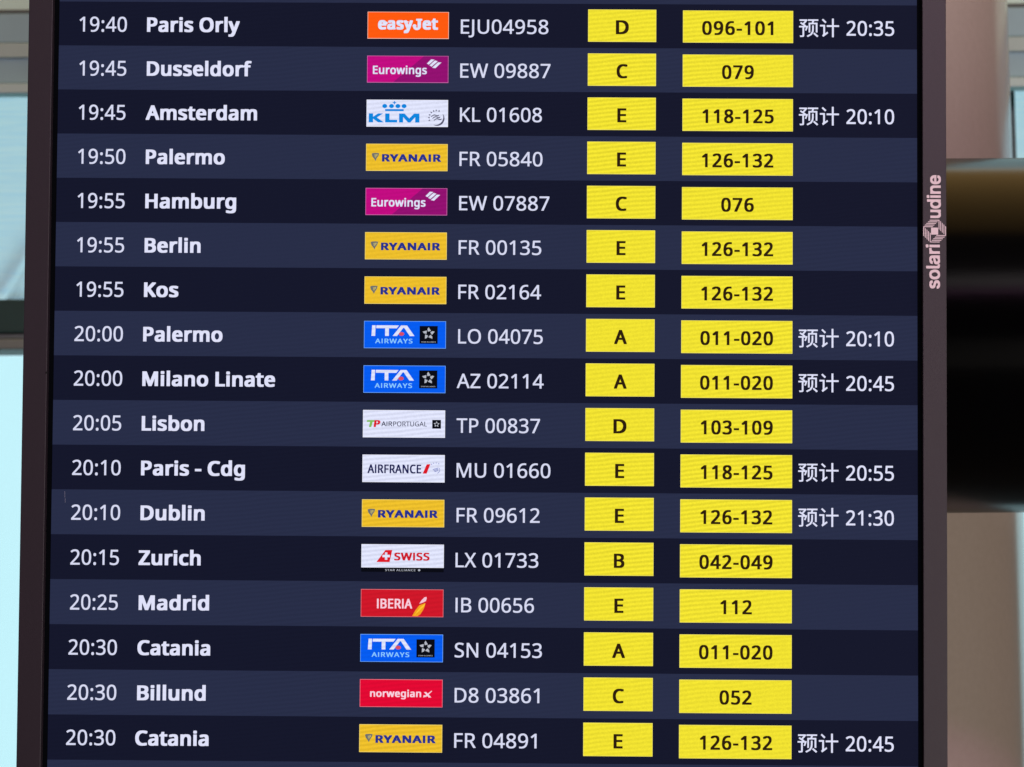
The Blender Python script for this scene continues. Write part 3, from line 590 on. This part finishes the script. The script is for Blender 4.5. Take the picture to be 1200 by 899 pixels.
tube = empty('black_tube', (tc_.x, TY, tc_.z), category='tube', label='thick glossy black horizontal tube behind the right edge of the board')
def cyl(name, r, x0, x1, m, parent, seg=96, cap=True):
    bm = bmesh.new()
    bmesh.ops.create_cone(bm, cap_ends=cap, segments=seg, radius1=r, radius2=r, depth=x1-x0, matrix=Matrix.Translation(((x0+x1)/2,0,0)) @ Matrix.Rotation(math.pi/2,4,'Y'))
    me = bm_mesh(bm, name)
    for p in me.polygons: p.use_smooth = len(p.vertices) == 4
    return link(name, me, m, parent)
cyl('tube_body', tr_, -.36, 1.9, steel, tube, cap=False)
cyl('end_cap', tr_-.0005, 1.897, 1.8995, steel, tube)
cyl('end_flange', tr_*.985, -.40, -.362, steel, tube)

# ------------------------------------------------------------------ unseen hall floor, added dark to keep ambient light off the tube
me = bpy.data.meshes.new('floor'); me.from_pydata([(-9,-7,0),(9,-7,0),(9,4.7,0),(-9,4.7,0)], [], [(0,1,2,3)])
link('floor', me, solid('unseen_dark_floor', (.03,.03,.032), rough=.5, var=.2, bscale=3), None, kind='structure')

# ------------------------------------------------------------------ round pillar behind
PYY = 3.0
pe = at(1182, 393, PYY); pr_r = .46
plaster = solid('pillar_plaster', (.35,.30,.27), rough=.17, bump=.05, bscale=120, var=.03, spec=.5)
bm = bmesh.new()
bmesh.ops.create_cone(bm, cap_ends=False, segments=128, radius1=pr_r, radius2=pr_r, depth=5.2)
me = bm_mesh(bm, 'pillar')
for p_ in me.polygons: p_.use_smooth = len(p_.vertices) == 4
link('pillar', me, plaster, None, category='pillar', label='smooth beige round pillar behind the right side of the board').location = (pe.x-pr_r, PYY, 2.6)

# ------------------------------------------------------------------ glazed wall
WY = 4.6
def zat(py): return at(20, py, WY).z
WX0, WX1 = -3.2, 2.3
green = solid('dark_green_frame', (.010,.050,.044), rough=.5, var=.1, bscale=20)
taupe = solid('taupe_rail', (.2,.24,.22), rough=.5, var=.1, bscale=20)
greyb = solid('grey_beam_paint', (.28,.46,.52), rough=.6, var=.05, bscale=8)
beige = solid('beige_beam_paint', (.38,.52,.50), rough=.6, var=.05, bscale=8)
dkgr = solid('dark_joint', (.09,.11,.11), rough=.7)
win = empty('glazed_wall', (0, WY, 0), category='window', label='wide bright window wall behind the board with dark green crossbar')
box('crossbar', WX0, WX1, -.104, -.0, at(20,390.2,WY-.1).z, at(20,351,WY-.1).z, green, win, .003)
bm = bmesh.new(); bm_box(bm, WX0, WX1, -.10, .02, at(20,417,WY+.018).z, at(20,397,WY-.10).z, .004); bm_box(bm, WX0, WX1, -.09, .02, at(20,396.6,WY-.09).z, at(20,388,WY-.09).z, .002)
link('sill_rail', bm_mesh(bm, 'sill_rail'), taupe, win)
# clear glass
gm, nt, N, L = new_mat('window_glass'); N.remove(N['Principled BSDF'])
tb = N.new('ShaderNodeBsdfTransparent'); tb.inputs[0].default_value = (.93,.97,.96,1)
gl = N.new('ShaderNodeBsdfGlossy'); gl.inputs['Roughness'].default_value = .05
mx = N.new('ShaderNodeMixShader'); mx.inputs[0].default_value = .05
L.new(tb.outputs[0], mx.inputs[1]); L.new(gl.outputs[0], mx.inputs[2]); L.new(mx.outputs[0], N['Material Output'].inputs[0])
box('glass_pane', WX0, WX1, .01, .018, 0.0, zat(417.2), gm, win)
box('glass_pane', WX0, WX1, .062, .068, zat(350.8), 4.6, gm, win)
mull = at(1185.6, 100, WY-.14).x
box('mullion', mull-.006, mull+.003, -.15, -.135, at(20,352,WY-.14).z, 4.6, green, win)
mull = at(1197.2, 620, WY).x
box('mullion', mull-.012, mull+.001, -.02, .055, 0.0, zat(417.3), solid('pale_green_trim', (.16,.30,.23), rough=.5), win)

box('wall', 2.301, 6.5, WY-.25, WY+.2, 0, 4.6, solid('added_wall_plaster', (.12,.105,.095), rough=.8, bump=.2, bscale=60), None, category='wall',  # out of view, added dark to cut off the window reflection on the pillar
    label='plain unseen wall added right of the windows to end their reflection').location = (0, 0, 0)
# beam stack above the blind
beam = empty('roof_beam', (0, WY-.25, 0), category='beam', label='grey stepped horizontal beam crossing above the pale window blind')
def bx2(name, py1, py0, y0, m, y1=.09):
    z0 = at(20, py1, WY-.25+y0).z; z1 = at(20, py0, WY-.25+y0).z
    box(name, WX0, WX1, y0, y1, z0, z1, m, beam, .002)
bx2('beam_joint', 15.6, 11, .02, dkgr)
bx2('beam_web', 50, 15.8, .004, greyb)
bx2('beam_strip', 67.5, 50.3, .0, beige)
bx2('beam_web', 97.5, 67.8, .006, greyb)
bx2('beam_lip', 109, 97.8, -.01, solid('light_grey_lip', (.46,.64,.62), rough=.6), .03)
bx2('upper_panel', -90, -0.5+11.2, .03, solid('pale_green_panel', (.56,.82,.76), rough=.8, bump=.6, bscale=90))

# woven blind, backlit
fm, nt, N, L = new_mat('woven_blind'); N.remove(N['Principled BSDF'])
tc = N.new('ShaderNodeTexCoord'); mp = N.new('ShaderNodeMapping'); mp.inputs['Rotation'].default_value = (0, R(7), 0); mp.inputs['Scale'].default_value = (7, 1, 170)
L.new(tc.outputs['Object'], mp.inputs[0])
no = N.new('ShaderNodeTexNoise'); no.inputs['Scale'].default_value = 1.0; no.inputs['Detail'].default_value = 2; L.new(mp.outputs[0], no.inputs[0])
cr = N.new('ShaderNodeValToRGB'); cr.color_ramp.elements[0].position = .35; cr.color_ramp.elements[1].position = .65
cr.color_ramp.elements[0].color = (.86,.93,1.0,1); cr.color_ramp.elements[1].color = (1.0,1.0,1.0,1); L.new(no.outputs[0], cr.inputs[0])
tl_ = N.new('ShaderNodeBsdfTranslucent'); L.new(cr.outputs[0], tl_.inputs[0])
df = N.new('ShaderNodeBsdfDiffuse'); df.inputs[0].default_value = (.55,.66,.7,1)
mx = N.new('ShaderNodeMixShader'); mx.inputs[0].default_value = .08
L.new(tl_.outputs[0], mx.inputs[1]); L.new(df.outputs[0], mx.inputs[2]); L.new(mx.outputs[0], N['Material Output'].inputs[0])
BY = WY-.06
zb0, zb1 = at(20, 362, BY).z, at(20, 100, BY).z
fold = at(20, 315, BY)
me = bpy.data.meshes.new('window_blind'); vs = []; fs = []
nx_, nz_ = 420, 60
for j in range(nz_+1):
    for i in range(nx_+1):
        x = WX0+(WX1-WX0)*i/nx_; z = zb0+(zb1-zb0)*j/nz_
        dx = x-fold.x; dz = z-fold.z
        s = (dx*.83-dz*.56)                     # distance across a slanting crease
        a = max(0, 1-(z-zb0)/(.27*(zb1-zb0)+.10))
        y = .022*math.exp(-(s/.016)**2)*a*2.2 if abs(s) < .08 else 0
        y += .03*math.sin(s*26)*a*.35
        y += .004*math.sin(x*3.1)
        vs.append((x, y, z))
for j in range(nz_):
    for i in range(nx_):
        q = j*(nx_+1)+i; fs.append((q, q+1, q+nx_+2, q+nx_+1))
# the slanting fold, where the cloth lies double
for quad in ([(31,262),(37,250),(37,288),(24,312)], [(31,262),(24,312),(6,344),(-8,338)], [(37,330),(37,352),(14,352),(24,342)]):
    b0 = len(vs)
    for q in quad:
        w_ = at(q[0], q[1], BY+.03); vs.append((w_.x, .03, w_.z))
    fs.append(tuple(range(b0, b0+4)))
me.from_pydata(vs, [], fs)
for p_ in me.polygons: p_.use_smooth = True
bl = link('window_blind', me, fm, None, category='blind', label='pale blue translucent woven blind with a slanting crease in the upper window')
bl.location = (0, BY, 0)

# ------------------------------------------------------------------ bright sky outside
sm_, nt, N, L = new_mat('overcast_sky'); N.remove(N['Principled BSDF'])
em = N.new('ShaderNodeEmission'); L.new(em.outputs[0], N['Material Output'].inputs[0])
em.inputs[0].default_value = (.60,.90,1.0,1); em.inputs[1].default_value = 1.17
me = bpy.data.meshes.new('sky'); me.from_pydata([(-40,0,-12),(40,0,-12),(40,0,34),(-40,0,34)], [], [(0,1,2,3)])
sk = link('sky', me, sm_, None, kind='structure'); sk.location = (0, 24, 0)
